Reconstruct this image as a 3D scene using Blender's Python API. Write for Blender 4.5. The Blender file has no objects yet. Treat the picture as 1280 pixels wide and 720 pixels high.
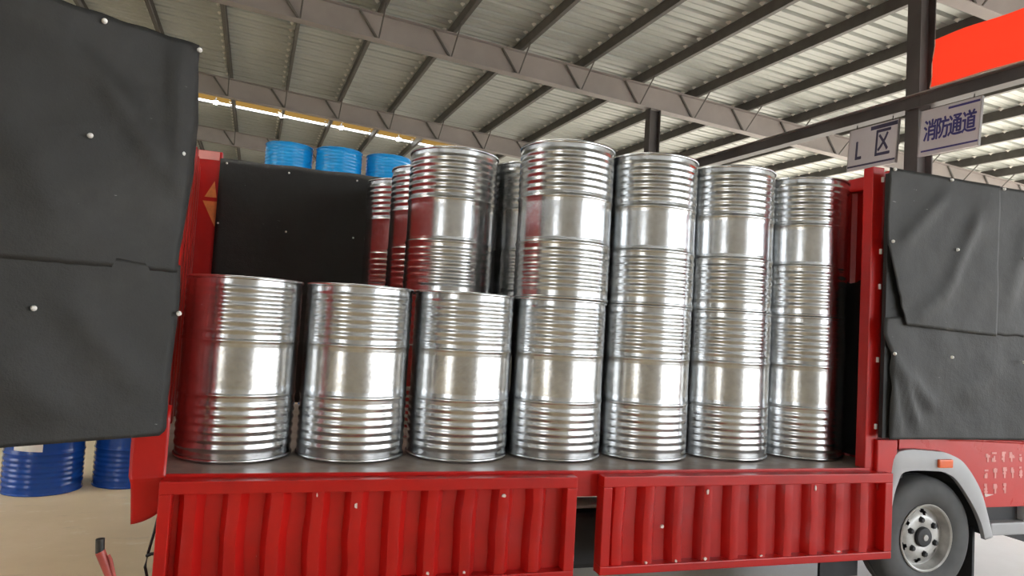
import bpy, bmesh, math, random
from mathutils import Vector, Matrix, noise
random.seed(7)
C = bpy.context.scene
COL = C.collection
R = math.radians

# ------------------------------------------------------------------ camera, sky, sun, exposure
cam_d = bpy.data.cameras.new('camera'); cam = bpy.data.objects.new('camera', cam_d); COL.objects.link(cam)
CAM = Vector((0.7185, -3.7381, 1.5324))
cam.matrix_world = Matrix(((0.95339, -0.07070, -0.29334, CAM.x),
                           (-0.29621, -0.03394, -0.95452, CAM.y),
                           (0.05753, 0.99692, -0.05330, CAM.z), (0, 0, 0, 1)))
cam_d.sensor_width = 36.0; cam_d.lens = 36.0 * 849.9 / 1280.0
cam_d.clip_start = 0.05; cam_d.clip_end = 500
C.camera = cam
w = bpy.data.worlds.new('sky'); C.world = w; w.use_nodes = True
bg = w.node_tree.nodes['Background']
bg.inputs['Color'].default_value = (0.90, 0.95, 1.0, 1); bg.inputs['Strength'].default_value = 1.0
sun_d = bpy.data.lights.new('sun', 'SUN'); sun = bpy.data.objects.new('sun', sun_d); COL.objects.link(sun)
sun_d.energy = 2.6; sun_d.angle = R(3); sun_d.color = (1.0, 0.975, 0.94)
sun.rotation_euler = Vector((-0.80, -0.12, -0.56)).to_track_quat('-Z', 'Y').to_euler()
C.view_settings.view_transform = 'Standard'
try: C.view_settings.look = 'None'
except Exception: pass
C.view_settings.gamma = 1.0; C.view_settings.use_curve_mapping = False
C.view_settings.exposure = 2.75
C.cycles.max_bounces = 10; C.cycles.diffuse_bounces = 5; C.cycles.glossy_bounces = 6
C.cycles.sample_clamp_indirect = 8.0

# ------------------------------------------------------------------ materials
def new_mat(name):
    m = bpy.data.materials.new(name); m.use_nodes = True
    return m, m.node_tree, m.node_tree.nodes, m.node_tree.links, m.node_tree.nodes['Principled BSDF']
def coords(nt, scale=(1, 1, 1), kind='Object'):
    tc = nt.nodes.new('ShaderNodeTexCoord'); mp = nt.nodes.new('ShaderNodeMapping')
    mp.inputs['Scale'].default_value = scale
    nt.links.new(tc.outputs[kind], mp.inputs['Vector']); return mp.outputs['Vector']
def nz(nt, vec, scale, detail=4, rough=.55):
    n = nt.nodes.new('ShaderNodeTexNoise'); n.inputs['Scale'].default_value = scale
    n.inputs['Detail'].default_value = detail; n.inputs['Roughness'].default_value = rough
    nt.links.new(vec, n.inputs['Vector']); return n.outputs['Fac']
def ramp(nt, fac, stops):
    r = nt.nodes.new('ShaderNodeValToRGB'); e = r.color_ramp.elements
    while len(e) < len(stops): e.new(.5)
    for el, (p, c) in zip(e, stops):
        el.position = p; el.color = (c[0], c[1], c[2], 1)
    nt.links.new(fac, r.inputs['Fac']); return r.outputs['Color']
def mixc(nt, fac, a, b):
    m = nt.nodes.new('ShaderNodeMix'); m.data_type = 'RGBA'
    for s, v in ((m.inputs[0], fac), (m.inputs[6], a), (m.inputs[7], b)):
        if hasattr(v, 'links'): nt.links.new(v, s)
        elif isinstance(v, (int, float)): s.default_value = v
        else: s.default_value = (v[0], v[1], v[2], 1)
    return m.outputs[2]
def bump(nt, bsdf, h, strength, dist=.01):
    b = nt.nodes.new('ShaderNodeBump'); b.inputs['Strength'].default_value = strength; b.inputs['Distance'].default_value = dist
    nt.links.new(h, b.inputs['Height']); nt.links.new(b.outputs['Normal'], bsdf.inputs['Normal'])
def fr(v):            # grey ramp pair
    return (v, v, v)
def plain(name, col, rough=.5, metal=0, var=.15, scale=6, bumps=0, spec=.5):
    m, nt, ns, ln, b = new_mat(name)
    v = coords(nt); f = nz(nt, v, scale)
    c = ramp(nt, f, [(.3, tuple(x * (1 - var) for x in col)), (.7, tuple(min(1, x * (1 + var)) for x in col))])
    ln.new(c, b.inputs['Base Color']); b.inputs['Roughness'].default_value = rough; b.inputs['Metallic'].default_value = metal
    b.inputs['Specular IOR Level'].default_value = spec
    if bumps: bump(nt, b, f, bumps)
    return m

def mat_galv():
    m, nt, ns, ln, b = new_mat('galvanised_steel')
    oi = ns.new('ShaderNodeObjectInfo')
    v0 = coords(nt)
    add = ns.new('ShaderNodeVectorMath'); add.operation = 'ADD'
    mul = ns.new('ShaderNodeVectorMath'); mul.operation = 'SCALE'
    cmb = ns.new('ShaderNodeCombineXYZ')
    for k in range(3): ln.new(oi.outputs['Random'], cmb.inputs[k])
    ln.new(cmb.outputs[0], mul.inputs[0]); mul.inputs['Scale'].default_value = 37.0
    ln.new(v0, add.inputs[0]); ln.new(mul.outputs[0], add.inputs[1])
    v = add.outputs[0]
    f1 = nz(nt, v, 3.0, 3); f2 = nz(nt, v, 26.0, 3, .6)
    vo = ns.new('ShaderNodeTexVoronoi'); vo.inputs['Scale'].default_value = 60; ln.new(v, vo.inputs['Vector'])
    c1 = ramp(nt, f1, [(.3, (.57, .58, .585)), (.7, (.72, .735, .745))])
    c2 = ramp(nt, f2, [(.3, fr(.86)), (.65, fr(1.0))])
    mm = ns.new('ShaderNodeMix'); mm.data_type = 'RGBA'; mm.blend_type = 'MULTIPLY'; mm.inputs[0].default_value = 1
    ln.new(c1, mm.inputs[6]); ln.new(c2, mm.inputs[7]); ln.new(mm.outputs[2], b.inputs['Base Color'])
    b.inputs['Metallic'].default_value = 1
    rr = ns.new('ShaderNodeMapRange'); rr.inputs[3].default_value = .17; rr.inputs[4].default_value = .30
    ln.new(f2, rr.inputs[0]); ln.new(rr.outputs[0], b.inputs['Roughness'])
    s = ns.new('ShaderNodeMath'); s.operation = 'MULTIPLY_ADD'; s.inputs[1].default_value = .25
    ln.new(vo.outputs['Distance'], s.inputs[0]); ln.new(nz(nt, v, 9.0, 3), s.inputs[2])
    bump(nt, b, s.outputs[0], .07, .012)
    return m
def mat_paint(name, col, col2, scuff=.72, rough=.32, scale=2.5):
    m, nt, ns, ln, b = new_mat(name)
    v = coords(nt); f = nz(nt, v, scale, 5)
    c = ramp(nt, f, [(.3, col2), (.68, col)])
    sc = ramp(nt, nz(nt, v, 17, 6, .7), [(scuff, fr(0)), (scuff + .03, fr(1))])
    c = mixc(nt, sc, c, (.45, .32, .28))
    ln.new(c, b.inputs['Base Color']); b.inputs['Roughness'].default_value = rough
    rr = ns.new('ShaderNodeMapRange'); rr.inputs[3].default_value = rough - .1; rr.inputs[4].default_value = rough + .18
    ln.new(nz(nt, v, 9, 4), rr.inputs[0]); ln.new(rr.outputs[0], b.inputs['Roughness'])
    b.inputs['Specular IOR Level'].default_value = .35; b.inputs['Coat Weight'].default_value = .15; b.inputs['Coat Roughness'].default_value = .12
    bump(nt, b, nz(nt, v, 5, 3), .12, .02)
    return m
def mat_rubber(name, col, dust):
    m, nt, ns, ln, b = new_mat(name)
    v = coords(nt)
    c = ramp(nt, nz(nt, v, 2.3, 6, .6), [(.3, tuple(x * .75 for x in col)), (.5, col), (.75, dust)])
    sc = ramp(nt, nz(nt, coords(nt, (5, 5, 26)), 2.1, 5, .7), [(.715, fr(0)), (.74, fr(1))])
    c = mixc(nt, sc, c, (.22, .22, .21))
    ln.new(c, b.inputs['Base Color']); b.inputs['Roughness'].default_value = .62
    s = ns.new('ShaderNodeMath'); s.operation = 'MULTIPLY_ADD'; s.inputs[1].default_value = .12
    ln.new(nz(nt, v, 130, 2), s.inputs[0]); ln.new(nz(nt, v, 4, 4), s.inputs[2])
    bump(nt, b, s.outputs[0], .35, .03)
    return m
def mat_concrete():
    m, nt, ns, ln, b = new_mat('worn_concrete')
    v = coords(nt)
    c = ramp(nt, nz(nt, v, .6, 7, .62), [(.3, (.47, .405, .32)), (.5, (.55, .48, .39)), (.72, (.62, .56, .48))])
    st = ramp(nt, nz(nt, coords(nt, (1, 2.2, 1)), 2.6, 6, .7), [(.60, fr(0)), (.70, fr(1))])
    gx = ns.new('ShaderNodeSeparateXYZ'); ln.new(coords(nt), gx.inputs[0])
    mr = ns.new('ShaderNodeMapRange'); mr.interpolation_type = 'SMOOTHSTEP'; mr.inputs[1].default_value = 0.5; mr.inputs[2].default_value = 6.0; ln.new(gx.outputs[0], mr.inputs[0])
    lit_dusty = ramp(nt, nz(nt, v, .8, 7, .62), [(.3, (.56, .44, .275)), (.5, (.64, .51, .33)), (.72, (.72, .60, .42))])  # dusty tan at left, lightened to paint in the light falling there
    c = mixc(nt, mr.outputs[0], lit_dusty, c)
    c = mixc(nt, st, c, (.74, .66, .53))
    ds = ramp(nt, nz(nt, coords(nt, (.7, 1.6, 1)), 3.3, 5, .6), [(.62, fr(0)), (.8, fr(1))])
    c = mixc(nt, ds, c, (.38, .30, .21))
    ln.new(c, b.inputs['Base Color'])
    b.inputs['Roughness'].default_value = .45
    bump(nt, b, nz(nt, v, 40, 5), .12, .01)
    return m
def mat_sheet(name, lo, hi, metal=.15, rough=.42):
    m, nt, ns, ln, b = new_mat(name)
    v = coords(nt)
    ln.new(ramp(nt, nz(nt, v, .45, 5, .6), [(.3, lo), (.7, hi)]), b.inputs['Base Color'])
    b.inputs['Roughness'].default_value = rough; b.inputs['Metallic'].default_value = metal
    return m
def mat_translucent(name, col):
    m, nt, ns, ln, b = new_mat(name)
    t = ns.new('ShaderNodeBsdfTranslucent'); t.inputs['Color'].default_value = (*col, 1)
    ln.new(t.outputs[0], ns['Material Output'].inputs['Surface']); return m
def emit(name, col, s):
    m, nt, ns, ln, b = new_mat(name)
    b.inputs['Emission Color'].default_value = (*col, 1); b.inputs['Emission Strength'].default_value = s
    b.inputs['Base Color'].default_value = (.8, .8, .8, 1); return m

def mat_cloth(name, col):
    m, nt, ns, ln, b = new_mat(name)
    b.inputs['Base Color'].default_value = (*col, 1); b.inputs['Roughness'].default_value = .8
    t = ns.new('ShaderNodeBsdfTranslucent'); t.inputs['Color'].default_value = (*col, 1)
    mx = ns.new('ShaderNodeMixShader'); mx.inputs[0].default_value = .5
    ln.new(b.outputs[0], mx.inputs[1]); ln.new(t.outputs[0], mx.inputs[2]); ln.new(mx.outputs[0], ns['Material Output'].inputs['Surface'])
    return m

M = dict(
    galv=mat_galv(),
    red=mat_paint('red_truck_paint', (.54, .009, .006), (.38, .006, .005)),
    redworn=mat_paint('worn_inner_red_paint', (.46, .020, .016), (.30, .022, .016), .8, .4),
    redcab=mat_paint('red_cab_paint', (.58, .045, .04), (.50, .035, .032), .9, .28, .8),
    blue=mat_paint('blue_drum_paint', (.010, .075, .38), (.008, .055, .30), .9, .17),
    sky=mat_paint('light_blue_drum_paint', (.008, .28, .68), (.008, .25, .62), .9, .17),
    rubber=mat_rubber('black_rubber_sheet', (.024, .024, .023), (.040, .040, .038)),
    rubber2=mat_rubber('dark_rubber_sheet', (.010, .010, .0095), (.016, .016, .015)),
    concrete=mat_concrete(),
    roof=mat_sheet('roof_sheet_steel', (.43, .465, .455), (.53, .565, .55)),
    wall=mat_sheet('wall_sheet_steel', (.30, .29, .26), (.40, .39, .36), 0, .6),
    block=mat_sheet('painted_block_wall', (.50, .46, .40), (.60, .57, .51), 0, .8),
    purlin=plain('purlin_steel', (.11, .105, .10), .5),
    rafter=plain('primed_steel', (.30, .275, .27), .6, var=.12, scale=1.5),
    column=plain('dark_steel_column', (.085, .075, .075), .45, var=.3, scale=1.2),
    dome=plain('white_dome', (.85, .85, .82), .35),
    light=mat_translucent('amber_rooflight', (.20, .15, .075)), fill_strip=mat_translucent('added_fill_strip', (.95, .92, .86)),
    lamp=emit('lamp_glass', (1, .93, .75), 9),
    bed=mat_paint('worn_bed_steel', (.40, .34, .29), (.24, .195, .165), .8, .42, 6),
    tire=plain('tyre_rubber', (.075, .075, .075), .7, var=.25, scale=5),
    rim=plain('silver_wheel_paint', (.46, .45, .43), .38, .35, var=.2, scale=14),
    dark=plain('dark_chassis', (.02, .02, .022), .6, var=.3),
    grey=plain('grey_plastic_fender', (.40, .40, .41), .5, var=.08, scale=3),
    tube=plain('grey_steel_tube', (.42, .41, .42), .4, .3),
    orange=plain('orange_lens', (.85, .14, .03), .25, var=.1),
    tri=plain('orange_reflective_tape', (.75, .24, .06), .4, var=.15, scale=20),
    white=plain('white_paper', (.80, .79, .77), .7, var=.03),
    sign=plain('sign_board_white', (.62, .60, .63), .45, var=.04, scale=2),
    signblue=plain('sign_blue_print', (.055, .05, .22), .5, var=.1),
    signdark=plain('sign_dark_print', (.06, .055, .11), .5, var=.1),
    banner=mat_cloth('red_banner_cloth', (1.0, .055, .022)),
    hem=plain('banner_hem', (.85, .55, .45), .7),
    pale_red=plain('faded_lettering_and_lit_cap', (.74, .30, .27), .5, var=.08, scale=8),
    chrome=plain('bright_rivet', (.86, .86, .84), .35, 0),
    grip=plain('black_grip', (.02, .02, .018), .5),
    redtube=plain('red_tube_paint', (.55, .10, .08), .4, var=.25, scale=12),
    glass=plain('cab_glass', (.02, .025, .03), .08),
    chalk=plain('pale_scrape', (.75, .62, .58), .5, var=.1),
)

# ------------------------------------------------------------------ mesh helpers
class MB:
    def __init__(s): s.bm = bmesh.new()
    def quad(s, *ps):
        vs = [s.bm.verts.new(p) for p in ps]; return s.bm.faces.new(vs)
    def hexa(s, p):           # 8 points: bottom loop 0-3, top loop 4-7
        v = [s.bm.verts.new(q) for q in p]
        for f in ((3, 2, 1, 0), (4, 5, 6, 7), (0, 1, 5, 4), (1, 2, 6, 5), (2, 3, 7, 6), (3, 0, 4, 7)):
            s.bm.faces.new([v[i] for i in f])
        return s
    def box(s, x0, x1, y0, y1, z0, z1):
        return s.hexa([(x0, y0, z0), (x1, y0, z0), (x1, y1, z0), (x0, y1, z0), (x0, y0, z1), (x1, y0, z1), (x1, y1, z1), (x0, y1, z1)])
    def obox(s, o, a, b, c):  # origin + three edge vectors
        o, a, b, c = map(Vector, (o, a, b, c))
        return s.hexa([o, o + a, o + a + b, o + b, o + c, o + a + c, o + a + b + c, o + b + c])
    def prism(s, pts, d):     # polygon points swept along d
        d = Vector(d); n = len(pts); p = [Vector(q) for q in pts]
        a = [s.bm.verts.new(q) for q in p]; b = [s.bm.verts.new(q + d) for q in p]
        s.bm.faces.new(a[::-1]); s.bm.faces.new(b)
        for i in range(n):
            j = (i + 1) % n; s.bm.faces.new((a[i], a[j], b[j], b[i]))
        return s
    def tube(s, pts, r, seg=10, cap=True):
        pts = [Vector(p) for p in pts]; rings = []
        for i, p in enumerate(pts):
            t = (pts[min(i + 1, len(pts) - 1)] - pts[max(i - 1, 0)]).normalized()
            u = t.orthogonal() if abs(t.z) > .99 else t.cross(Vector((0, 0, 1)))
            u.normalize(); v = t.cross(u)
            rings.append([s.bm.verts.new(p + r * (math.cos(2 * math.pi * k / seg) * u + math.sin(2 * math.pi * k / seg) * v)) for k in range(seg)])
        for a, b in zip(rings, rings[1:]):
            for k in range(seg):
                s.bm.faces.new((a[k], a[(k + 1) % seg], b[(k + 1) % seg], b[k]))
        if cap:
            s.bm.faces.new(rings[0][::-1]); s.bm.faces.new(rings[-1])
        return s
    def lathe(s, prof, seg=48, axis='z', c=(0, 0, 0), closed=False):
        c = Vector(c); rings = []
        for r, h in prof:
            if r < 1e-6:
                p = (0, 0, h) if axis == 'z' else (0, h, 0)
                rings.append([s.bm.verts.new(c + Vector(p))]); continue
            ring = []
            for k in range(seg):
                a = 2 * math.pi * k / seg
                p = (r * math.cos(a), r * math.sin(a), h) if axis == 'z' else (r * math.cos(a), h, -r * math.sin(a))
                ring.append(s.bm.verts.new(c + Vector(p)))
            rings.append(ring)
        prs = list(zip(rings, rings[1:])) + ([(rings[-1], rings[0])] if closed else [])
        for a, b in prs:
            for k in range(seg):
                j = (k + 1) % seg
                if len(a) == 1: s.bm.faces.new((a[0], b[j], b[k]))
                elif len(b) == 1: s.bm.faces.new((a[k], a[j], b[0]))
                else: s.bm.faces.new((a[k], a[j], b[j], b[k]))
        return s
    def grid(s, f, nu, nv):
        vs = [[s.bm.verts.new(f(i / nu, j / nv)) for i in range(nu + 1)] for j in range(nv + 1)]
        for j in range(nv):
            for i in range(nu):
                s.bm.faces.new((vs[j][i], vs[j][i + 1], vs[j + 1][i + 1], vs[j + 1][i]))
        return s
    def mesh(s, name, mat, off=(0, 0, 0), smooth=None, bevel=0):
        if bevel:
            bmesh.ops.bevel(s.bm, geom=[e for e in s.bm.edges], offset=bevel, segments=2, affect='EDGES', profile=.6, clamp_overlap=True)
        bmesh.ops.recalc_face_normals(s.bm, faces=s.bm.faces)
        if any(off): bmesh.ops.translate(s.bm, verts=s.bm.verts, vec=-Vector(off))
        me = bpy.data.meshes.new(name); s.bm.to_mesh(me); s.bm.free()
        me.materials.append(mat)
        if smooth is not None:
            me.shade_smooth()
            me.set_sharp_from_angle(angle=smooth)
        return me
def link(name, me, parent=None):
    o = bpy.data.objects.new(name, me); COL.objects.link(o)
    if parent: o.parent = parent
    return o
def root_off(p):
    v = Vector((0, 0, 0))
    while p: v += p.location; p = p.parent
    return v
def part(name, mb, mat, parent, smooth=None, bevel=0, label=None, kind=None):
    o = link(name, mb.mesh(name, mat, root_off(parent), smooth, bevel), parent)
    if label: o['label'] = label
    if kind: o['kind'] = kind
    return o
def thing(name, label, cat, loc=(0, 0, 0), group=None):
    o = bpy.data.objects.new(name, None); COL.objects.link(o); o.location = loc; o.empty_display_size = .2
    o['label'] = label; o['category'] = cat
    if group: o['group'] = group
    return o
def struct(name, mb, mat, smooth=None):
    o = link(name, mb.mesh(name, mat, (0, 0, 0), smooth)); o['kind'] = 'structure'; return o
def text_mesh(body, size, ext=.004, off=0.0):
    cu = bpy.data.curves.new('letters', 'FONT'); cu.body = body; cu.size = size; cu.extrude = ext; cu.offset = off
    cu.align_x = 'CENTER'; cu.align_y = 'CENTER'
    o = bpy.data.objects.new('letters', cu); COL.objects.link(o)
    dg = bpy.context.evaluated_depsgraph_get()
    me = bpy.data.meshes.new_from_object(o.evaluated_get(dg))
    bpy.data.objects.remove(o); return me

# ------------------------------------------------------------------ the warehouse: its own axes (u across, v along, n up from camera height)
P_ = Vector((-.064765, .997546, .02661)); R_ = Vector((.996568, .066033, -.04992)); N_ = Vector((.051555, -.023286, .998399))
def B(u, v, n): return CAM + u * R_ + v * P_ + n * N_
U0, U1, V0, V1 = -18.0, 21.5, -8.5, 42.0
NP = 5.0                                         # underside of the purlins
NR = NP + .19                                    # roof sheet pans
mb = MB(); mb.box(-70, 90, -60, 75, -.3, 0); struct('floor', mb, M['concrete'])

def rib_profile(v0, v1, pitch=.39, ph=.07):
    pts = [(v0, 0)]; k = math.floor(v0 / pitch)
    while True:
        c = k * pitch + ph; k += 1
        if c - .06 < v0: continue
        if c + .06 > v1: break
        pts += [(c - .05, 0), (c - .03, .055), (c + .03, .055), (c + .05, 0), (c + .17, 0), (c + .18, .012), (c + .20, .012), (c + .21, 0)]
    pts = [p for p in pts if p[0] <= v1] + [(v1, 0)]
    return pts
RL0, RL1, RLU0, RLU1 = 20.45, 21.25, -9.0, 5.5    # the rooflight opening
def sheet(mb, u0, u1, v0, v1):
    pr = rib_profile(v0, v1)
    a = [mb.bm.verts.new(B(u0, v, NR + h)) for v, h in pr]; b = [mb.bm.verts.new(B(u1, v, NR + h)) for v, h in pr]
    for i in range(len(pr) - 1): mb.bm.faces.new((a[i], b[i], b[i + 1], a[i + 1]))
RB0, RB1, RBU0, RBU1 = 4.8, 6.2, -16.0, 3.0       # unseen strip added overhead to brighten the floor at left
mb = MB()
sheet(mb, U0, U1, V0, RB0); sheet(mb, U0, U1, RB1, RL0); sheet(mb, U0, U1, RL1, V1)
sheet(mb, U0, RLU0, RL0, RL1); sheet(mb, RLU1, U1, RL0, RL1); sheet(mb, U0, RBU0, RB0, RB1); sheet(mb, RBU1, U1, RB0, RB1)
ceiling = struct('ceiling', mb, M['roof'])
for (a0, a1, b0, b1, mt) in ((RLU0, RLU1, RL0, RL1, 'light'), (RBU0, RBU1, RB0, RB1, 'fill_strip')):
    mb = MB(); mb.obox(B(a0, b0, NR + .06), (a1 - a0) * R_, (b1 - b0) * P_, .004 * N_)
    part('rooflight_or_fill_panel', mb, M[mt], ceiling, label='translucent warm white strip')
# purlins: cold formed channels, open lip up
UK = [.17 + 1.31 * k for k in range(-13, 17)]
for u in UK:
    mb = MB()
    mb.obox(B(u - .035, V0, NP), .07 * R_, (V1 - V0) * P_, .006 * N_)
    mb.obox(B(u - .035, V0, NP), .006 * R_, (V1 - V0) * P_, .19 * N_)
    mb.obox(B(u - .035, V0, NR - .006), .07 * R_, (V1 - V0) * P_, .006 * N_)
    mb.obox(B(u + .029, V0, NP), .006 * R_, (V1 - V0) * P_, .03 * N_)
    o = part('purlin', mb, M['purlin'], ceiling)
    if -7 < u < 22:
        c = MB()  # small white domes beside the purlin, at each rib
        for k in range(0, 78):
            v = k * .39 + .07
            if v < .3 or v > 29: continue
            q = [c.bm.verts.new(B(u - .105 + .045 * math.cos(a), v + .055 * math.sin(a), NR - .003)) for a in [k2 * math.pi / 3 for k2 in range(6)]]; e = c.bm.verts.new(B(u - .105, v, NR - .05))
            for k2 in range(6): c.bm.faces.new((q[k2], q[(k2 + 1) % 6], e))
        part('roof_dome', c, M['dome'], o, kind='stuff', label='row of small white domes')
# rafters: welded I sections with fly braces to the purlins
RV = [11.87 + 5.93 * k for k in range(-3, 6)]
for v in RV:
    mb = MB(); L = U1 - U0
    mb.obox(B(U0, v - .10, 4.545), L * R_, .20 * P_, .014 * N_)
    mb.obox(B(U0, v - .10, NP - .014), L * R_, .20 * P_, .014 * N_)
    mb.obox(B(U0, v - .005, 4.555), L * R_, .01 * P_, (NP - 4.57) * N_)
    o = part('rafter', mb, M['rafter'], ceiling)
    if v > 5:
        for u in UK:
            if not -7 < u < 20: continue
            b = MB()
            b.tube([B(u, v - .09, 4.57), B(u, v - .55, NP + .02)], .014, 6)
            b.tube([B(u - .02, v - .03, 4.57), B(u - .36, v - .03, NP - .02)], .022, 6)  # second dark diagonal laid along the rafter web
            part('fly_brace_and_diagonal', b, M['purlin'], o)
def h_column(name, u, v, label, mat, group=None):
    top = B(u, v, 4.54); base = Vector((top.x, top.y, 0))
    t = thing(name, label, 'column', base, group)
    for k, s in enumerate((-1, 1)):
        mb = MB(); q = base + s * .118 * R_ - .09 * P_ - .007 * R_; q.z = .02
        mb.obox(q, .014 * R_, .18 * P_, Vector((0, 0, top.z - .02 - s * .006))); part('flange', mb, mat, t)
    mb = MB(); q = base - .111 * R_ - .005 * P_; q.z = .02
    mb.obox(q, .222 * R_, .010 * P_, Vector((0, 0, top.z - .02))); part('web', mb, mat, t)
    mb = MB(); q = base - .19 * R_ - .19 * P_; q.z = 0
    mb.obox(q, .38 * R_, .38 * P_, Vector((0, 0, .02))); part('base_plate', mb, mat, t)
    return t
UC = 7.05
h_column('steel_column', UC + .04, 5.93, 'dark steel H column nearest the camera, between the two hanging white signs', M['column'])
h_column('steel_column', UC + .04, 11.87, 'farther steel H column rising behind the tall drum stacks', M['column'])
# tie beams between the columns
for va, vb, lab in ((-3.0, 5.922, 'near dark steel beam carrying the red banner, right of the column'),
                    (5.938, 11.862, 'dark steel beam running from the near column back to the farther column')):
    t = thing('tie_beam', lab, 'beam', B(UC, (va + vb) / 2, 3.03))
    mb = MB(); LV = vb - va
    mb.obox(B(UC - .005, va, 3.032), .01 * R_, LV * P_, .154 * N_); part('web', mb, M['column'], t)
    mb = MB(); mb.obox(B(UC - .07, va, 3.02), .14 * R_, LV * P_, .012 * N_); part('bottom_flange', mb, M['column'], t)
    mb = MB(); mb.obox(B(UC - .07, va, 3.186), .14 * R_, LV * P_, .012 * N_); part('top_flange', mb, M['rafter'], t)

# walls; unseen openings shaped to give the drums their bright strips
def wall(name, pts, mat, d):
    mb = MB(); mb.prism(pts, d); struct(name, mb, mat)
def wpt(u, v, z): q = B(u, v, 0); return Vector((q.x, q.y, z))
TOP = 6.9
wall('wall_back', [wpt(U0, V1, 0), wpt(U1, V1, 0), wpt(U1, V1, 5.4), wpt(U0, V1, 8.2)], M['wall'], .12 * P_)
wall('wall_left', [wpt(U0, V0, 0), wpt(U0, -1.5, 0), wpt(U0, -1.5, 4.2), wpt(U0, 6.5, 4.2), wpt(U0, 6.5, 0), wpt(U0, V1, 0), wpt(U0, V1, 8.0), wpt(U0, V0, 7.2)], M['wall'], -.12 * R_)
wall('wall_front', [wpt(U0, V0, 0), wpt(-12.5, V0, 0), wpt(-12.5, V0, 4.4), wpt(-8.5, V0, 4.4), wpt(-8.5, V0, 0), wpt(6.2, V0, 0), wpt(6.2, V0, 5.9), wpt(U0, V0, 7.1)], M['block'], -.2 * P_)

# rooflight lamps
for i, (u, nm) in enumerate(((-1.54, 'leftmost'), (.14, 'second from left'), (1.75, 'third from left'), (3.4, 'rightmost'))):
    t = thing('high_bay_lamp', 'small lamp glowing under the bright rooflight strip, %s of four' % nm, 'lamp', B(u * 1.04, 20.5, 5.0), 'lamps under the rooflight')
    mb = MB(); mb.lathe([(0, .12), (.02, .12), (.02, .07), (.05, .06), (.08, .02), (.07, .02), (.05, .05), (0, .05)], 16, c=B(u * 1.04, 20.55, 5.06)); part('housing', mb, M['tube'], t, .6)
    mb = MB(); mb.lathe([(0, -.07), (.06, -.05), (.085, .0), (.06, .04), (0, .05)], 16, c=B(u * 1.04, 20.55, 5.06)); part('bulb', mb, M['lamp'], t, 1.2)

# ------------------------------------------------------------------ signs and banner
def sign_board(name, label, v0, v1, n0, n1, words, ink, size, strips):
    t = thing(name, label, 'sign', B(UC, (v0 + v1) / 2, n0))
    mb = MB(); mb.obox(B(UC - .012, v1, n0), .024 * R_, (v0 - v1) * P_, (n1 - n0) * N_); part('board', mb, M['sign'], t)
    for a, b in ((v0, v0 + .012), (v1 - .012, v1)):
        mb = MB(); mb.obox(B(UC - .016, a, n0), .032 * R_, (b - a) * P_, (n1 - n0) * N_); part('edge_frame', mb, M['tube'], t)
    for (va, vb, na, nb) in strips:
        mb = MB(); mb.obox(B(UC - .015, va, na), .004 * R_, (vb - va) * P_, (nb - na) * N_); part('printed_strip', mb, ink, t)
    for vv in (v0 + .1, v1 - .1):
        mb = MB(); mb.tube([B(UC, vv, n1 - .01), B(UC, vv, 3.03)], .006, 6); part('hanger', mb, M['dark'], t)
    rot = Matrix((-P_, N_, -R_)).transposed().to_4x4()
    for ch, vc, sz, nc in words:
        bmt = bmesh.new(); me = text_mesh(ch, sz, .002, 0)
        for k, (dx, dy) in enumerate(((-.0045, .001), (0, -.001), (.0045, .002), (.001, .004))):
            c2 = me.copy(); c2.transform(Matrix.Translation((dx, dy, .0003 * k))); bmt.from_mesh(c2); bpy.data.meshes.remove(c2)
        bmt.to_mesh(me); bmt.free()
        me.transform(Matrix.Translation(B(UC - .0145, vc, nc) - root_off(t)) @ rot @ Matrix.Diagonal((1.0, 1.62, 1, 1)))
        me.materials.clear(); me.materials.append(ink)
        link('lettering', me, t)
    return t
sign_board('hanging_sign', 'white hanging sign with four blue Chinese characters for fire lane, right of the column',
           5.04, 5.76, 2.43, 2.975,
           [(c, v, .165, 2.70) for c, v in zip('消防通道', (5.625, 5.475, 5.325, 5.165))], M['signblue'], .16,
           [(5.04, 5.72, 2.475, 2.495), (5.06, 5.42, 2.92, 2.945)])
sign_board('hanging_sign', 'greyish white hanging sign reading L and a Chinese character, left of the column',
           6.05, 6.78, 2.42, 2.965,
           [('L', 6.62, .21, 2.66), ('区', 6.26, .24, 2.69)], M['signdark'], .2,
           [(6.06, 6.77, 2.462, 2.485), (6.06, 6.45, 2.90, 2.95)])
t = thing('red_banner', 'bright red cloth banner hung above the beam at the right', 'banner', B(UC, 4.5, 3.16))
def bf(a, b):
    v = 5.66 - a * 2.9; n = 3.228 + b * (.58 - .04 * a) + .004 * math.sin(a * 14) * b
    return B(UC - .03 + .012 * math.sin(a * 21 + b * 2) + .01 * math.sin(b * 9 + a * 5), v, n)
mb = MB(); mb.grid(bf, 60, 12); o = part('cloth', mb, M['banner'], t, 1.5)
mb = MB(); mb.tube([bf(a / 20, 0) for a in range(21)], .009, 6); part('bottom_hem', mb, M['hem'], t, 1)
mb = MB(); mb.tube([bf(0, a / 8) for a in range(9)], .007, 6); part('side_hem', mb, M['hem'], t, 1)

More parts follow.
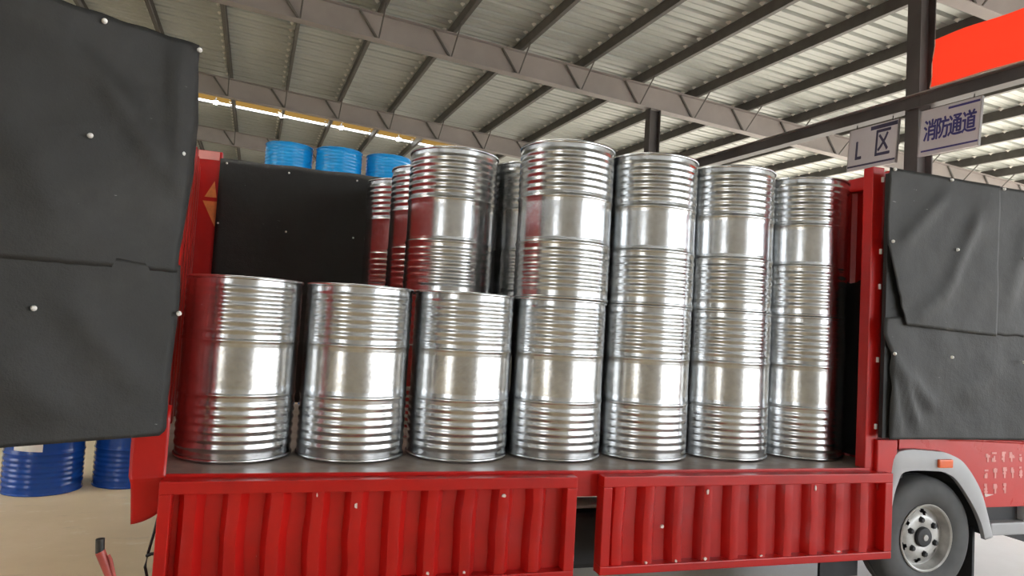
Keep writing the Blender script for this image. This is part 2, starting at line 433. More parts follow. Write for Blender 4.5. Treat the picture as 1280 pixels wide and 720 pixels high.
# ------------------------------------------------------------------ drums
DH, DR = .885, .2745
def body_r(z):
    r = DR
    for a, b in ((.045, .285), (.605, .845)):
        if a < z < b: r += .0042 * (.5 - .5 * math.cos(2 * math.pi * (z - a) / .04))
    for c in (.315, .575): r += .0068 * math.exp(-((z - c) / .0085) ** 2)
    for c in (.297, .333, .557, .593): r += .0018 * math.exp(-((z - c) / .005) ** 2)
    return r
DM = {}
def drum_meshes(key):
    if key in DM: return DM[key]
    m = M[key]
    n = 150; prof = [(body_r(.008 + (DH - .016) * i / n), .008 + (DH - .016) * i / n) for i in range(n + 1)]
    body = MB().lathe([(.265, .012)] + prof + [(.265, DH - .012)], 72).mesh('body', m, smooth=1.2)
    def ring(z0, z1):
        zc = (z0 + z1) / 2; h = (z1 - z0) / 2
        return [(.2775 + .0042 * math.cos(a), zc + h * math.sin(a)) for a in [2 * math.pi * k / 10 for k in range(10)]]
    bot = MB().lathe(ring(0, .016), 72, closed=True).mesh('bottom_rim', m, smooth=1.5)
    top = MB().lathe(ring(DH - .016, DH), 72, closed=True).mesh('top_rim', m, smooth=1.5)
    lid = MB().lathe([(0, DH - .020), (.20, DH - .020), (.215, DH - .016), (.235, DH - .016), (.25, DH - .022), (.276, DH - .022)], 48).mesh('lid', m, smooth=.8)
    bung = MB().lathe([(0, .012), (.024, .012), (.026, .009), (.034, .006), (.036, 0)], 20, c=(.19, 0, DH - .020)).mesh('bung', m, smooth=.8)
    seam = MB().box(-.0035, .0035, -.2762, -.272, .34, .55).mesh('weld_seam', m)
    DM[key] = (body, bot, top, lid, bung, seam); return DM[key]
def drum(name, key, x, y, z, label, group, rot=None):
    ms = drum_meshes(key)
    t = thing(name, label, 'drum', (x, y, z), group)
    t.rotation_euler = (0, 0, math.pi / 2 * random.choice((1, 2, 3)) if rot is None else rot)
    for nm, me in zip(('body', 'bottom_rim', 'top_rim', 'lid', 'bung', 'weld_seam'), ms):
        o = link(nm, me)
        o.parent = t
    return t
BZ = .80                                          # truck bed height
XS = [.4416, 1.0184, 1.5949, 2.1600, 2.7263, 3.2959, 3.8720]
g1 = 'galvanised drums in the lower front row'; g2 = 'galvanised drums stacked on the front row'; g3 = 'galvanised drums in the rows behind'
LOW = ['shiny galvanised drum at the left end of the front row, reflecting the red post',
       'second galvanised drum from the left in the lower front row',
       'third galvanised drum from the left in the lower front row, open space above it',
       'fourth lower galvanised drum from the left, first of them to carry another drum',
       'fifth lower galvanised drum from the left in the front row',
       'sixth lower galvanised drum from the left in the front row',
       'lower galvanised drum at the right end beside the dark bulkhead']
UPP = {3: 'upper galvanised drum with the highest rim in view, on the fourth front drum',
       4: 'upper galvanised drum in front of the farther steel column',
       5: 'upper galvanised drum, second from the right in the upper row',
       6: 'upper galvanised drum at the right end beside the red bulkhead'}
for i, x in enumerate(XS):
    drum('steel_drum', 'galv', x, 0, BZ + .004, LOW[i], g1)
    if i in UPP: drum('steel_drum', 'galv', x + (0, 0, 0, .004, .002, -.004, .0)[i], .004 * (i - 4), BZ + .004 + DH, UPP[i], g2)
ROWS = [(1.60, .59, 1.585, .475, 'upper galvanised drum standing behind the third front drum, warm brown reflections', 'galvanised drum hidden behind the third front drum, carrying the upper one'),
        (2.175, .59, 2.155, .562, 'dark upper galvanised drum seen in the narrow gap left of the tallest drum', 'galvanised drum hidden behind the fourth front drum, carrying the shaded one'),
        (1.59, 1.18, 1.54, 1.04, 'upper galvanised drum seen as a sliver, third one back from the front', 'galvanised drum hidden third back from the front, carrying a drum')]
for j, (lx, ly, ux, uy, ul, ll) in enumerate(ROWS):
    drum('steel_drum', 'galv', lx, ly, BZ + .004, ll, g3)
    drum('steel_drum', 'galv', ux, uy, BZ + .004 + DH, ul, g3)
drum('steel_drum', 'galv', 1.13, 1.53, BZ + .004, 'galvanised drum hidden at the far side of the truck bed, carrying a drum', g3)
drum('steel_drum', 'galv', 1.42, 1.60, BZ + .004 + DH, 'upper galvanised drum seen as a sliver beside the black far side sheet, farthest back', g3)

# blue drums behind the truck
gb = 'light blue drums stacked behind the truck'
for i, (x, y, nm) in enumerate(((.446, 4.95, 'left'), (1.037, 4.89, 'middle'), (1.645, 4.93, 'right'))):
    for k in range(4):
        lab = 'light blue steel drum topping the %s stack behind the truck, above the black sheet' % nm if k == 3 else \
              'light blue steel drum in the %s stack behind the truck, %s from the floor' % (nm, ('first', 'second', 'third')[k])
        drum('steel_drum', 'sky', x, y, k * DH, lab, gb)
t = drum('steel_drum', 'blue', -1.17, 2.66, 0, 'dark blue steel drum with a white paper label, under the left black door', 'dark blue drums on the floor', 0)
mb = MB()
def lab(a, b):
    ang = math.radians(-119 + a * 42); rr = .2835
    return Vector((rr * math.cos(ang), rr * math.sin(ang), .34 + b * .105 + .010 * (1 - a)))
mb.grid(lab, 8, 2)
o = link('paper_label', mb.mesh('paper_label', M['white']), t); o['label'] = 'white paper label'
md = o.modifiers.new('thickness', 'SOLIDIFY'); md.thickness = .002
drum('steel_drum', 'blue', -.585, 2.86, 0, 'dark blue steel drum on the floor beside the red corner board', 'dark blue drums on the floor', .5)

# ------------------------------------------------------------------ the truck
def Z(z): return z + BZ
truck = thing('cargo_truck', 'red cargo truck with black rubber covered side doors, open side showing the drums', 'truck', (2.2, .7, 0))
X0, X1, YF, YB = .05, 4.22, -.455, 1.97
# bed
mb = MB(); mb.prism([(.165, YF, Z(-.06)), (X1 + .02, YF, Z(-.06)), (X1 + .02, YB, Z(-.06)), (-.12, YB, Z(-.06)), (.10, -.39, Z(-.06))], (0, 0, .06)); part('bed_floor', mb, M['bed'], truck)
mb = MB(); mb.box(X0 + .16, X1 - .02, YF - .018, YF, Z(-.13), Z(.003)); part('bed_rail', mb, M['red'], truck, bevel=.004)
for y in (.25, 1.15):
    mb = MB(); mb.box(.26, 5.9, y - .04, y + .04, Z(-.30), Z(-.10)); part('chassis_rail', mb, M['dark'], truck)
for x in (.4, 1.2, 2.0, 2.8, 3.6):
    mb = MB(); mb.box(x - .04, x + .04, YF + .02, YB - .02, Z(-.10), Z(-.06)); part('cross_member', mb, M['dark'], truck)
mb = MB(); mb.tube([(1.9, -.20, Z(-.235)), (2.6, -.20, Z(-.235))], .03, 14); part('air_pipe', mb, M['tube'], truck, .8)
mb = MB(); mb.box(2.0, 2.75, -.15, .15, Z(-.62), Z(-.30)); part('fuel_tank', mb, M['dark'], truck, bevel=.03)

# corner posts
def post(x0, x1, y0, y1, z0, z1, hinges=(), nm='corner_post'):
    mb = MB(); mb.box(x0, x1, y0, y1, Z(z0), Z(z1)); o = part(nm, mb, M['red'], truck, bevel=.006)
    for (hx, hy, hz) in hinges:
        mb = MB(); mb.box(hx - .007, hx + .007, hy - .012, hy, Z(hz) - .016, Z(hz) + .016); part('hinge_clip', mb, M['chrome'], o, bevel=.003)
    return o
post(.140, .190, -.462, -.40, .0, 1.84)
o = post(3.968, 4.055, -.475, -.40, .0, 1.815, [(4.035, -.475, z) for z in (1.74, 1.30, 1.087, .647, .25)])
post(4.055, 4.19, -.455, -.40, .0, 1.80, nm='post_return')
mb = MB(); mb.box(4.035, 4.185, -.50, -.40, Z(-.12), Z(.175)); part('post_foot', mb, M['red'], truck, bevel=.008)
fp = post(-.14, .05, 1.95, 2.01, -.1, 1.94); post(4.05, 4.2, 1.95, 2.01, -.1, 1.86)
# rear wall and its top rail, orange tape triangles on it
def ribbed_wall(x, y0, y1, z0, z1, pitch, depth, sgn):
    pts = []; y = y0
    while y < y1 - pitch * .5:
        pts += [(y, 0), (y + pitch * .35, 0), (y + pitch * .45, depth), (y + pitch * .9, depth)]; y += pitch
    pts.append((y1, 0)); mb = MB()
    poly = [(x + sgn * d, yy) for yy, d in pts] + [(x - sgn * .03, y1), (x - sgn * .03, y0)]
    mb.prism([(a, b, Z(z0)) for a, b in poly], (0, 0, z1 - z0)); return mb
rwm = ribbed_wall(0, 0, 2.30, 0, 1.80, .30, .02, 1)
bmesh.ops.rotate(rwm.bm, verts=rwm.bm.verts, cent=(0, 0, 0), matrix=Matrix.Rotation(R(5.7), 3, 'Z'))
bmesh.ops.translate(rwm.bm, verts=rwm.bm.verts, vec=(.118, -.40, 0))
rw = part('rear_wall', rwm, M['redworn'], truck)
for (x, z, sz, d) in ((-.012, 1.63, .085, -1), (.0, 1.47, .13, 1)):
    mb = MB()
    pts = [(x - sz * .5, 1.9475, Z(z) + d * sz * .6), (x + sz * .5, 1.9475, Z(z) + d * sz * .6), (x + sz * .25, 1.9475, Z(z) - d * sz * .9)]
    mb.prism(pts, (0, .002, 0)); part('reflective_triangle', mb, M['tri'], fp, label='orange reflective triangle')
mb = MB(); mb.box(-.12, .03, 1.942, 1.949, Z(1.87), Z(1.935)); part('lit_cap', mb, M['pale_red'], fp)  # pale strip: light on the post top painted as colour
bh = part('bulkhead', ribbed_wall(4.215, -.40, 1.85, 0, 1.74, .22, .025, -1), M['red'], truck)
mb = MB(); mb.box(4.17, 4.25, -.40, 1.85, Z(1.74), Z(1.83)); part('top_rail', mb, M['red'], bh, bevel=.006)

def ssin(s, t, k): return noise.noise(Vector((s * 2.1 + k * 7.3, t * 2.1, k * 3.7)))
def crease(s, t, a, b, wd, amp):
    a = Vector(a); b = Vector(b); p = Vector((s, t)); d = b - a; L = d.length; d /= L
    q = (p - a).dot(d); e = (p - a).dot(Vector((-d.y, d.x)))
    fall = max(0, min(1, min(q, L - q) / (.25 * L) + .2)) if -.05 * L < q < 1.05 * L else 0
    return amp * fall * math.exp(-(e / wd) ** 2)
def rubber(parent, org, d, nrm, s_lo, s_hi, z_lo, z_hi, k, creases=(), amp=.010, nu=60, nv=44, mat='rubber', label=None, lift=0):
    org, d, nrm = Vector(org), Vector(d), Vector(nrm)
    def f(a, b):
        zl = z_lo(a) if callable(z_lo) else z_lo; zh = z_hi(a) if callable(z_hi) else z_hi
        t = zl + (zh - zl) * b
        sl = s_lo(t) if callable(s_lo) else s_lo; sh = s_hi(t) if callable(s_hi) else s_hi
        s = sl + (sh - sl) * a
        h = .012 + amp * ssin(s, t, k) + .4 * amp * ssin(s * 2.7, t * 2.7, k + 3)
        for c in creases: h += crease(s, t, *c)
        q = org + d * s + nrm * (max(h, .004) + lift); q.z = Z(t); return q
    mb = MB(); mb.grid(f, nu, nv)
    o = part('rubber_sheet', mb, M[mat], parent, 1.3, label=label)
    md = o.modifiers.new('thickness', 'SOLIDIFY'); md.thickness = .005; md.offset = 0
    return o, f
def rivets(parent, org, d, nrm, pts, r=.011, lift=.02):
    org, d, nrm = Vector(org), Vector(d), Vector(nrm)
    for s, t in pts:
        q = org + d * s + nrm * lift; q.z = Z(t)
        mb = MB(); mb.lathe([(0, -.014), (r * .5, -.013), (r * .9, -.009), (r, -.004), (r, 0), (0, 0)], 12, 'y')
        ang = math.atan2(nrm.x, -nrm.y)
        bmesh.ops.rotate(mb.bm, verts=mb.bm.verts, cent=(0, 0, 0), matrix=Matrix.Rotation(ang, 3, 'Z'))
        bmesh.ops.translate(mb.bm, verts=mb.bm.verts, vec=q)
        part('rivet', mb, M['chrome'], parent, 1.0)

# dark sheet over the lower part of the bulkhead
rubber(bh, (4.186, -.38, 0), (0, 1, 0), (-1, 0, 0), 0, 2.2, .02, lambda a: 1.16 + .03 * math.sin(a * 40), 5, mat='rubber2', nu=40, nv=20, amp=.003)
# far side: two closed upper doors lined with rubber, two dropsides below
for k, (a, b) in enumerate(((.20, 2.12), (2.14, 4.05))):
    mb = MB(); mb.box(a, b, 1.935, 1.965, Z(.02), Z(1.87)); fd = part('far_side_door', mb, M['dark'], truck)
    rubber(fd, (0, 1.935, 0), (1, 0, 0), (0, -1, 0), a - (.16 if k == 0 else 0), b, .02, lambda t: 1.885 + .004 * math.sin(t * 30), 8 + k, mat='rubber2', amp=.008)
    if k == 0:
        rivets(fd, (0, 1.915, 0), (1, 0, 0), (0, -1, 0), [(.09, 1.85), (.55, 1.83), (1.08, 1.83), (.06, 1.38), (.56, 1.36), (1.08, 1.36)], .0075, .0)
    mb = MB(); mb.box(a - .14, b, 1.975, 2.005, Z(-.52), Z(-.01)); part('far_drop_panel', mb, M['red'], truck)

# front drop panels: framed, with a trapezoid ribbed sheet
def drop_panel(x0, x1, z0, z1, first, label):
    y0, y1 = -.545, -.505
    mb = MB(); mb.box(x0, x1, y0 + .064, y1 + .030, Z(z0), Z(z1)); dp = part('drop_panel', mb, M['red'], truck, label=label)
    pitch = .1745; pts = [(x0 + .05, 0)]; x = first
    def dd(xx): return .0
    while x + .08 < x1 - .05:
        pts += [(x - .040, .0), (x - .014, .046), (x + .012, .052), (x + .036, .050), (x + .068, 0)]; x += pitch
    pts.append((x1 - .05, 0)); pts = [q for q in pts if x0 + .04 < q[0] < x1 - .04]
    mb = MB(); n = 14; zz0, zz1 = Z(z0) + .035, Z(z1) - .05
    def f(a, b):
        i = int(round(a * (len(pts) - 1))); px, pd = pts[i]; z = zz0 + (zz1 - zz0) * b
        w = .010 * noise.noise(Vector((px * 3, z * 5, 1.3))) + .006 * noise.noise(Vector((px * 9, z * 11, 4.3)))
        return (px + w * .8, y0 + .058 - pd + min(.0, w) * .7, z)
    mb.grid(f, len(pts) - 1, n); o = part('ribbed_sheet', mb, M['red'], dp, .35)
    for nm, bx in (('top_rail', (x0, x1, z1 - .055, z1)), ('bottom_rail', (x0, x1, z0, z0 + .042)), ('stile', (x0, x0 + .05, z0 + .042, z1 - .055)), ('stile', (x1 - .055, x1, z0 + .042, z1 - .055))):
        mb = MB(); mb.box(bx[0], bx[1], y0 - .006, y0 + .064, Z(bx[2]), Z(bx[3])); part(nm, mb, M['red'], dp, bevel=.005)
    return dp
random.seed(3)
d1 = drop_panel(.203, 2.102, -.515, -.012, .315, 'long red ribbed drop panel')
d2 = drop_panel(2.245, 4.105, -.505, -.012, 2.33, 'red ribbed drop panel with dents and a white scrape')
# scrapes and a torn flake on the ribs
def scrape(parent, x, z, dx, dz):
    mb = MB(); pts = []
    for k in range(7):
        a = 2 * math.pi * k / 7; rr = random.uniform(.5, 1)
        pts.append((x + dx * rr * math.cos(a), -.545, Z(z) + dz * rr * math.sin(a)))
    mb.prism(pts, (0, .012, 0)); part('paint_scrape', mb, M['chalk'], parent, label='pale scrape in the red paint')
scrape(d2, 2.595, -.275, .013, .014)
for (dd_, x, z, a, b) in ((d2, 2.51, -.455, .008, .010), (d2, 2.685, -.455, .007, .010), (d2, 2.86, -.10, .010, .016), (d2, 2.86, -.452, .012, .010), (d2, 3.21, -.45, .012, .006), (d2, 3.56, -.09, .006, .020),
                          (d2, 3.735, -.45, .014, .005), (d1, 1.72, -.10, .012, .010), (d1, 1.37, -.45, .008, .012), (d1, 1.545, -.455, .008, .010), (d1, 1.02, -.13, .008, .016), (d1, .845, -.08, .005, .012)):
    scrape(dd_, x, z, a, b)
for x in (.9, 1.62): 
    mb = MB(); mb.tube([(x - .05, -.50, Z(-.51)), (x + .05, -.50, Z(-.51))], .012, 10); part('hinge', mb, M['red'], d1, .8)
mb = MB(); mb.tube([(2.108, -.505, Z(-.44)), (2.108, -.505, Z(-.41))], .012, 10); part('latch', mb, M['tube'], d1, .8)

# left upper door, swung out towards the viewer
HL = (.206, -.47, 0); DL = Vector((-.886, -.464, 0)); NL = Vector((.464, -.886, 0))
def door_core(org, d, nrm, s0, s1, z0, z1, mat):
    mb = MB(); q = Vector(org) + Vector(d) * s0; q.z = Z(z0)
    mb.obox(q, Vector(d) * (s1 - s0), -Vector(nrm) * .03, (0, 0, z1 - z0)); return part('upper_door', mb, M[mat], truck)
ld = door_core(HL, DL, NL, .02, 1.90, .185, 1.865, 'dark'); ld['label'] = 'left upper side door swung outward, covered in black rubber'
def sl_up(t):
    a = (t - .87) / 1.02
    return .012 - .022 * math.exp(-((t - 1.45) / .35) ** 2) + .012 * max(0, (1.2 - t) / .33) + .004 * noise.noise(Vector((t * 12, 0, 0)))
def sl_lo(t): return .012 - .010 * math.exp(-((t - .72) / .2) ** 2) + (.03 * math.exp(-((t - .165) / .02) ** 2)) + .003 * noise.noise(Vector((t * 14, 3, 0)))
rubber(ld, HL, DL, NL, sl_lo, 1.92, lambda a: .172 - .012 * a * 1.5, lambda a: .905 + .005 * math.sin(a * 60), 2,
       [((.05, .3), (.45, .75), .06, .012), ((.35, .25), (.8, .6), .08, .012)], .013, label='lower black rubber sheet')
rubber(ld, HL, DL, NL, sl_up, 1.92, lambda a: .872 + .006 * noise.noise(Vector((a * 45, 1, 1))) - .012 * a, lambda a: 1.886 + .003 * math.sin(a * 70), 1,
       [((.02, 1.18), (.42, 1.72), .045, .016), ((.10, 1.87), (.045, 1.2), .03, .022), ((.45, 1.0), (.75, 1.6), .09, .016), ((.25, 1.5), (.62, 1.8), .07, .012)], .016, label='upper black rubber sheet', lift=.006)
rivets(ld, HL, DL, NL, [(.383, 1.855), (.012, 1.858), (.80, 1.855), (.396, 1.384), (.045, 1.388), (.528, .689), (.006, .696), (1.0, .69)], .011, .03)
# right upper door, folded flat over the cab
HR = (4.0, -.535, 0); DRr = Vector((1, 0, 0)); NRr = Vector((0, -1, 0))
rd = door_core(HR, DRr, NRr, .03, 1.95, .19, 1.77, 'rubber2'); rd['label'] = 'right upper side door folded over the cab, covered in black rubber'
def r_lo(t): return .010 + .055 * max(0, min(1, (.80 - t) / .12)) + .008 * noise.noise(Vector((t * 9, 7, 0)))
rubber(rd, HR, DRr, NRr, r_lo, 1.96, .186, lambda a: .90 + .015 * math.sin(a * 9), 12,
       [((.07, .72), (.30, .22), .035, .024), ((.14, .62), (.42, .36), .045, .018), ((.07, .55), (.14, .2), .03, .018), ((.6, .4), (.95, .7), .09, .012)], .014, label='lower black rubber sheet')
def r_up(t):
    if t > 1.34: return .004 - .008 * math.sin((t - 1.34) / .45 * 3.14) + .005 * noise.noise(Vector((t * 20, 5, 0)))
    return .008 + .150 * ((1.34 - t) / .49) + .007 * noise.noise(Vector((t * 18, 5, 0)))
rubber(rd, HR, DRr, NRr, r_up, .885, lambda a: .862 - .03 * a + .004 * noise.noise(Vector((a * 30, 2, 1))), lambda a: 1.795 - .012 * a, 14,
       [((.06, 1.30), (.48, 1.72), .05, .014), ((.45, 1.05), (.72, 1.62), .05, .018), ((.2, .9), (.5, 1.1), .05, .014)], .014, label='upper black rubber sheet', lift=.016)
rubber(rd, HR, DRr, NRr, .84, 1.96, lambda a: .84 + .004 * math.sin(a * 40), lambda a: 1.783 - .006 * a, 16,
       [((.95, 1.0), (1.2, 1.6), .07, .014)], .012, label='upper black rubber sheet further right', lift=.006)
rivets(rd, HR, DRr, NRr, [(.03, 1.783), (.474, 1.772), (.908, 1.765), (1.4, 1.76), (.03, 1.352), (.533, 1.346), (1.1, 1.34), (.066, .69), (.508, .687), (1.1, .68)], .010, .036)

# rear corner board below the left door
mb = MB()
prof = [(-.470, .30), (-.475, .0), (-.478, -.012), (-.470, -.03), (-.455, -.12), (-.448, -.20)]
def cb(a, b):
    i = b * (len(prof) - 1); k = min(int(i), len(prof) - 2); fq = i - k
    y = prof[k][0] * (1 - fq) + prof[k + 1][0] * fq; z = prof[k][1] * (1 - fq) + prof[k + 1][1] * fq
    x = .068 + .146 * a + .022 * b * (1 - a)
    z += (.052 * a * a - .010 * (1 - a)) * b * b
    return (x, y - .012, Z(z))
mb.grid(cb, 10, 20); cbo = part('corner_board', mb, M['red'], truck, .5, label='bent red corner board')
md = cbo.modifiers.new('thickness', 'SOLIDIFY'); md.thickness = .006
# hanging cable with a clamp, at the rear corner
mb = MB(); mb.tube([(.195, -.44, Z(-.16)), (.185, -.46, Z(-.24)), (.168, -.46, Z(-.33)), (.160, -.46, Z(-.39)), (.175, -.45, Z(-.46)), (.20, -.43, Z(-.56))], .006, 8)
mb.tube([(.162, -.46, Z(-.345)), (.18, -.466, Z(-.335)), (.20, -.46, Z(-.335))], .007, 8)
mb.tube([(.20, -.45, Z(-.33)), (.192, -.45, Z(-.44))], .006, 8)
part('hanging_cable', mb, M['dark'], truck, 1.0)

# ---- cab
A = lambda pts, y: [(x, y, Z(z)) for x, z in pts]
arch = [(4.854, -.128), (4.80, -.05), (4.716, .033), (4.62, .08), (4.487, .107), (4.24, .111)]
side = [(4.23, .111), (4.23, .95), (4.26, 1.30), (4.34, 1.42), (5.70, 1.42), (5.86, 1.34), (6.02, .62), (6.06, .1), (6.06, -.25), (4.99, -.25), (4.93, -.25)] + arch
mb = MB(); mb.prism(A(side, -.470), (0, 2.34, 0)); cab = part('cab', mb, M['redcab'], truck, label='red cab, mostly behind the black door')
mb = MB(); mb.box(4.6, 5.55, -.478, -.468, Z(.55), Z(1.30)); part('side_window', mb, M['glass'], cab, bevel=.004)
mb = MB()      # pressed crease along the door
mb.grid(lambda a, b: (4.62 + a * 1.3, -.472 - .010 * math.sin(b * 3.14), Z(.165 - .055 * a ** 1.6 + b * .022)), 24, 6)
part('pressed_crease', mb, M['redcab'], cab, 1.2)
random.seed(11); mb = MB()
for row, (z, h, x0, x1) in enumerate(((.060, .026, 4.93, 5.45), (-.035, .034, 4.92, 5.45), (-.135, .030, 4.92, 5.12))):
    x = x0
    while x < x1:
        wd = random.uniform(.025, .05)
        for k in range(3):
            zz = Z(z) - h + random.uniform(0, 2) * h
            mb.box(x, x + wd * random.uniform(.5, 1), -.4716 - random.uniform(0, .001), -.4690, zz, zz + random.uniform(.010, .018))
        mb.box(x + wd * .3, x + wd * .3 + .014, -.4716 - random.uniform(0, .001), -.4690, Z(z) - h, Z(z) + h * random.uniform(0, 1))
        x += wd + random.uniform(.012, .05)
part('worn_lettering', mb, M['pale_red'], cab, label='worn pale lettering, unreadable', kind='stuff')
mb = MB(); mb.prism([(4.925, -.474, Z(-.165)), (5.0, -.474, Z(-.170)), (4.93, -.474, Z(-.185))], (0, .004, 0)); part('paint_chip', mb, M['chalk'], cab)
# wheel well and fender
mb = MB(); mb.prism(A([(4.26, -.06), (4.27, .075), (4.5, .085), (4.70, .015), (4.83, -.13), (4.92, -.42), (4.95, -.42), (4.88, -.12), (4.73, .05), (4.5, .115), (4.24, .105), (4.23, -.06)], -.468), (0, .47, 0)); part('wheel_well', mb, M['dark'], truck)
mb = MB(); mb.box(4.25, 4.95, .0, .03, Z(-.42), Z(.1)); part('well_liner', mb, M['dark'], truck)
def smooth_path(pts, n):
    out = []
    for i in range(len(pts) - 1):
        p0, p1, p2, p3 = pts[max(i - 1, 0)], pts[i], pts[i + 1], pts[min(i + 2, len(pts) - 1)]
        for k in range(n):
            t = k / n
            out.append(tuple(.5 * (2 * p1[j] + (p2[j] - p0[j]) * t + (2 * p0[j] - 5 * p1[j] + 4 * p2[j] - p3[j]) * t * t + (3 * p1[j] - p0[j] - 3 * p2[j] + p3[j]) * t ** 3) for j in (0, 1)))
    return out + [pts[-1]]
outer = smooth_path([(4.075, -.50), (4.105, -.22), (4.14, -.04), (4.20, .108), (4.487, .110), (4.62, .085), (4.73, .025), (4.855, -.128), (4.93, -.31), (4.965, -.42)], 5)
inner = smooth_path([(4.125, -.50), (4.15, -.22), (4.19, -.08), (4.25, -.013), (4.487, -.012), (4.58, -.030), (4.665, -.082), (4.79, -.226), (4.86, -.34), (4.895, -.44)], 5)
mb = MB(); pr = []
for (ox, oz), (ix, iz) in zip(outer, inner):
    pr.append([mb.bm.verts.new(q) for q in ((ox, -.472, Z(oz)), (ox, -.500, Z(oz) - .004), ((ox * .6 + ix * .4), -.512, Z(oz * .6 + iz * .4)), (ix, -.506, Z(iz)), (ix, -.478, Z(iz)))])
for a, b in zip(pr, pr[1:]):
    for k in range(4): mb.bm.faces.new((a[k], a[k + 1], b[k + 1], b[k]))
fen = part('fender', mb, M['grey'], truck, .7, label='grey plastic wheel arch')
md = fen.modifiers.new('thickness', 'SOLIDIFY'); md.thickness = .006
mb = MB(); mb.box(4.485, 4.595, -.528, -.508, Z(.010), Z(.062)); part('marker_lamp', mb, M['orange'], fen, bevel=.008, label='orange side marker lamp')
# step below the cab door
mb = MB(); mb.box(4.965, 5.75, -.49, -.10, Z(-.425), Z(-.345)); part('cab_step', mb, M['grey'], truck, bevel=.010)
mb = MB(); mb.box(4.97, 5.27, -.43, -.05, Z(-.345), Z(-.25)); part('step_recess', mb, M['dark'], truck)
mb = MB(); mb.box(5.265, 5.75, -.475, -.05, Z(-.345), Z(-.25)); part('sill_box', mb, M['grey'], truck, bevel=.006)
mb = MB(); mb.prism([(5.12, -.42, Z(-.425)), (5.40, -.42, Z(-.425)), (5.36, -.42, Z(-.50))], (0, .3, 0)); part('step_bracket', mb, M['dark'], truck)
mb = MB(); mb.box(4.872, 4.89, -.44, -.12, Z(-.76), Z(-.38)); part('mud_flap', mb, M['dark'], truck)
mb = MB(); mb.box(3.80, 4.08, -.33, -.31, Z(-.68), Z(-.06)); part('mud_flap', mb, M['dark'], truck)

# ---- wheels
WR = .372
def wheel_proto():
    tire = [(.196, -.078), (.212, -.094), (.262, -.108), (.325, -.102), (.352, -.088), (.364, -.070), (WR - .002, -.045), (WR, -.012),
            (WR - .006, -.010), (WR - .006, .010), (WR, .012), (WR - .002, .045), (.364, .07), (.352, .088), (.325, .102), (.262, .106), (.212, .098), (.196, .085)]
    tm = MB().lathe(tire, 64, 'y', closed=True).mesh('tire', M['tire'], smooth=.6)
    rb = MB().lathe([(.198, -.085), (.206, -.097), (.199, -.102), (.190, -.096), (.183, -.072), (.178, -.045), (.176, .085), (.20, .088)], 64, 'y').mesh('rim', M['rim'], smooth=.6)
    dish = MB()
    seg = 72; rr = [.180, .172, .165, .155, .143, .130, .118, .10, .075, .06]; yy = [-.040, -.038, -.040, -.046, -.056, -.064, -.068, -.068, -.068, -.064]
    ring = [[dish.bm.verts.new((r * math.cos(2 * math.pi * k / seg), y, -r * math.sin(2 * math.pi * k / seg))) for k in range(seg)] for r, y in zip(rr, yy)]
    for i in range(len(rr) - 1):
        for k in range(seg):
            hole = i in (2, 3, 4) and (k % 12) in ((4, 5, 6, 7) if i == 3 else (5, 6))
            if not hole: dish.bm.faces.new((ring[i][k], ring[i][(k + 1) % seg], ring[i + 1][(k + 1) % seg], ring[i + 1][k]))
    dm = dish.mesh('wheel_disc', M['rim'], smooth=.7)
    hub = MB().lathe([(.060, -.055), (.060, -.078), (.054, -.086), (.036, -.088), (0, -.089)], 32, 'y').mesh('hub_cap', M['dark'], smooth=.6)
    cap = MB().lathe([(.020, -.087), (.018, -.094), (0, -.095)], 20, 'y').mesh('hub_centre', M['rim'], smooth=.6)
    nut = MB().lathe([(.021, -.06), (.021, -.071), (.016, -.071), (.016, -.082), (.012, -.086), (0, -.087)], 6, 'y', c=(.105, 0, 0)).mesh('lug_nut', M['dark'], smooth=.3)
    drumb = MB().lathe([(0, .0), (.17, .0), (.17, .09), (0, .09)], 32, 'y').mesh('brake_drum', M['dark'], smooth=.6)
    return tm, rb, dm, hub, cap, nut, drumb
WM = wheel_proto()
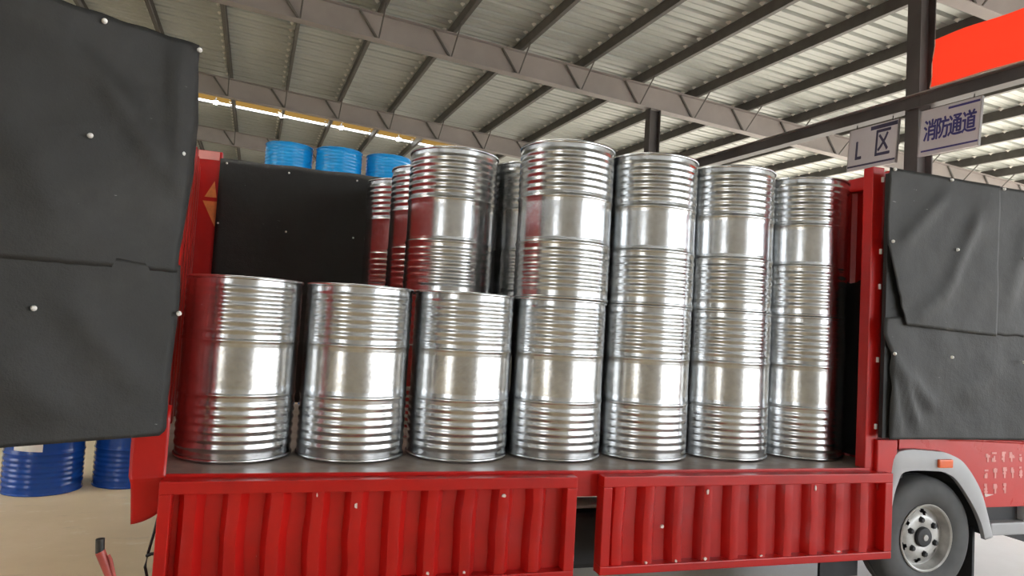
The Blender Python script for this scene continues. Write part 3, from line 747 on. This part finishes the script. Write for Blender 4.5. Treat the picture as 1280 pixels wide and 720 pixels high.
def wheel(x, y, flip, spin=0):
    we = bpy.data.objects.new('wheel', WM[0]); COL.objects.link(we); we.parent = truck
    we.location = Vector((x, y, WR)) - truck.location
    we.rotation_euler = (0, spin, math.pi if flip else 0)
    for nm, me in zip(('rim', 'wheel_disc', 'hub_cap', 'hub_centre', 'brake_drum'), (WM[1], WM[2], WM[3], WM[4], WM[6])):
        o = link(nm, me, we)
        if nm == 'rim': o['label'] = 'silver steel rim'
    for k in range(6):
        o = link('lug_nut', WM[5], we); o.rotation_euler = (0, R(60 * k + 15), 0)
    return we
wheel(4.472, -.365, False, R(7)); wheel(4.472, 1.80, True)
wheel(1.10, -.28, False); wheel(1.10, 1.72, True)
for x in (1.10, 4.472):
    mb = MB(); mb.tube([(x, -.25, WR), (x, 1.7, WR)], .05, 14); part('axle', mb, M['dark'], truck, .8)

# ------------------------------------------------------------------ hand trolley by the rear corner
t = thing('hand_trolley', 'red hand trolley with a black grip, leaning at the lower left beside the truck', 'trolley', (.25, -1.05, 0))
for s, mt in ((0, 'redtube'),):
    mb = MB(); mb.tube([(.083, -.90, Z(-.178)), (.10, -.90, Z(-.215)), (.135, -.91, Z(-.285)), (.20, -.95, Z(-.42)), (.27, -1.0, .10)], .017, 12); part('frame_tube', mb, M['redtube'], t, .8)
mb = MB(); mb.tube([(.080, -.90, Z(-.132)), (.083, -.90, Z(-.182))], .015, 12); part('grip', mb, M['grip'], t, .8)
mb = MB(); mb.tube([(.112, -.905, Z(-.19)), (.122, -.91, Z(-.205)), (.152, -.925, Z(-.30)), (.22, -.96, Z(-.43))], .006, 8); part('lever', mb, M['redtube'], t, .8)
mb = MB(); mb.tube([(.17, -1.06, .10), (.37, -.94, .10)], .012, 10); part('axle', mb, M['dark'], t, .8)
for k, (x, y) in enumerate(((.17, -1.06), (.37, -.94))):
    mb = MB(); mb.lathe([(0, -.02), (.05, -.02), (.09, -.025), (.10, -.012), (.10, .012), (.09, .025), (.05, .02), (0, .02)], 24, 'y')
    bmesh.ops.rotate(mb.bm, verts=mb.bm.verts, cent=(0, 0, 0), matrix=Matrix.Rotation(R(-59), 3, 'Z'))
    bmesh.ops.translate(mb.bm, verts=mb.bm.verts, vec=(x, y, .10)); part('trolley_wheel', mb, M['tire'], t, .6)
mb = MB(); mb.obox((.20, -1.06, .005), (.20, .12, 0), (.11, -.19, 0), (0, 0, .006)); part('toe_plate', mb, M['redtube'], t)
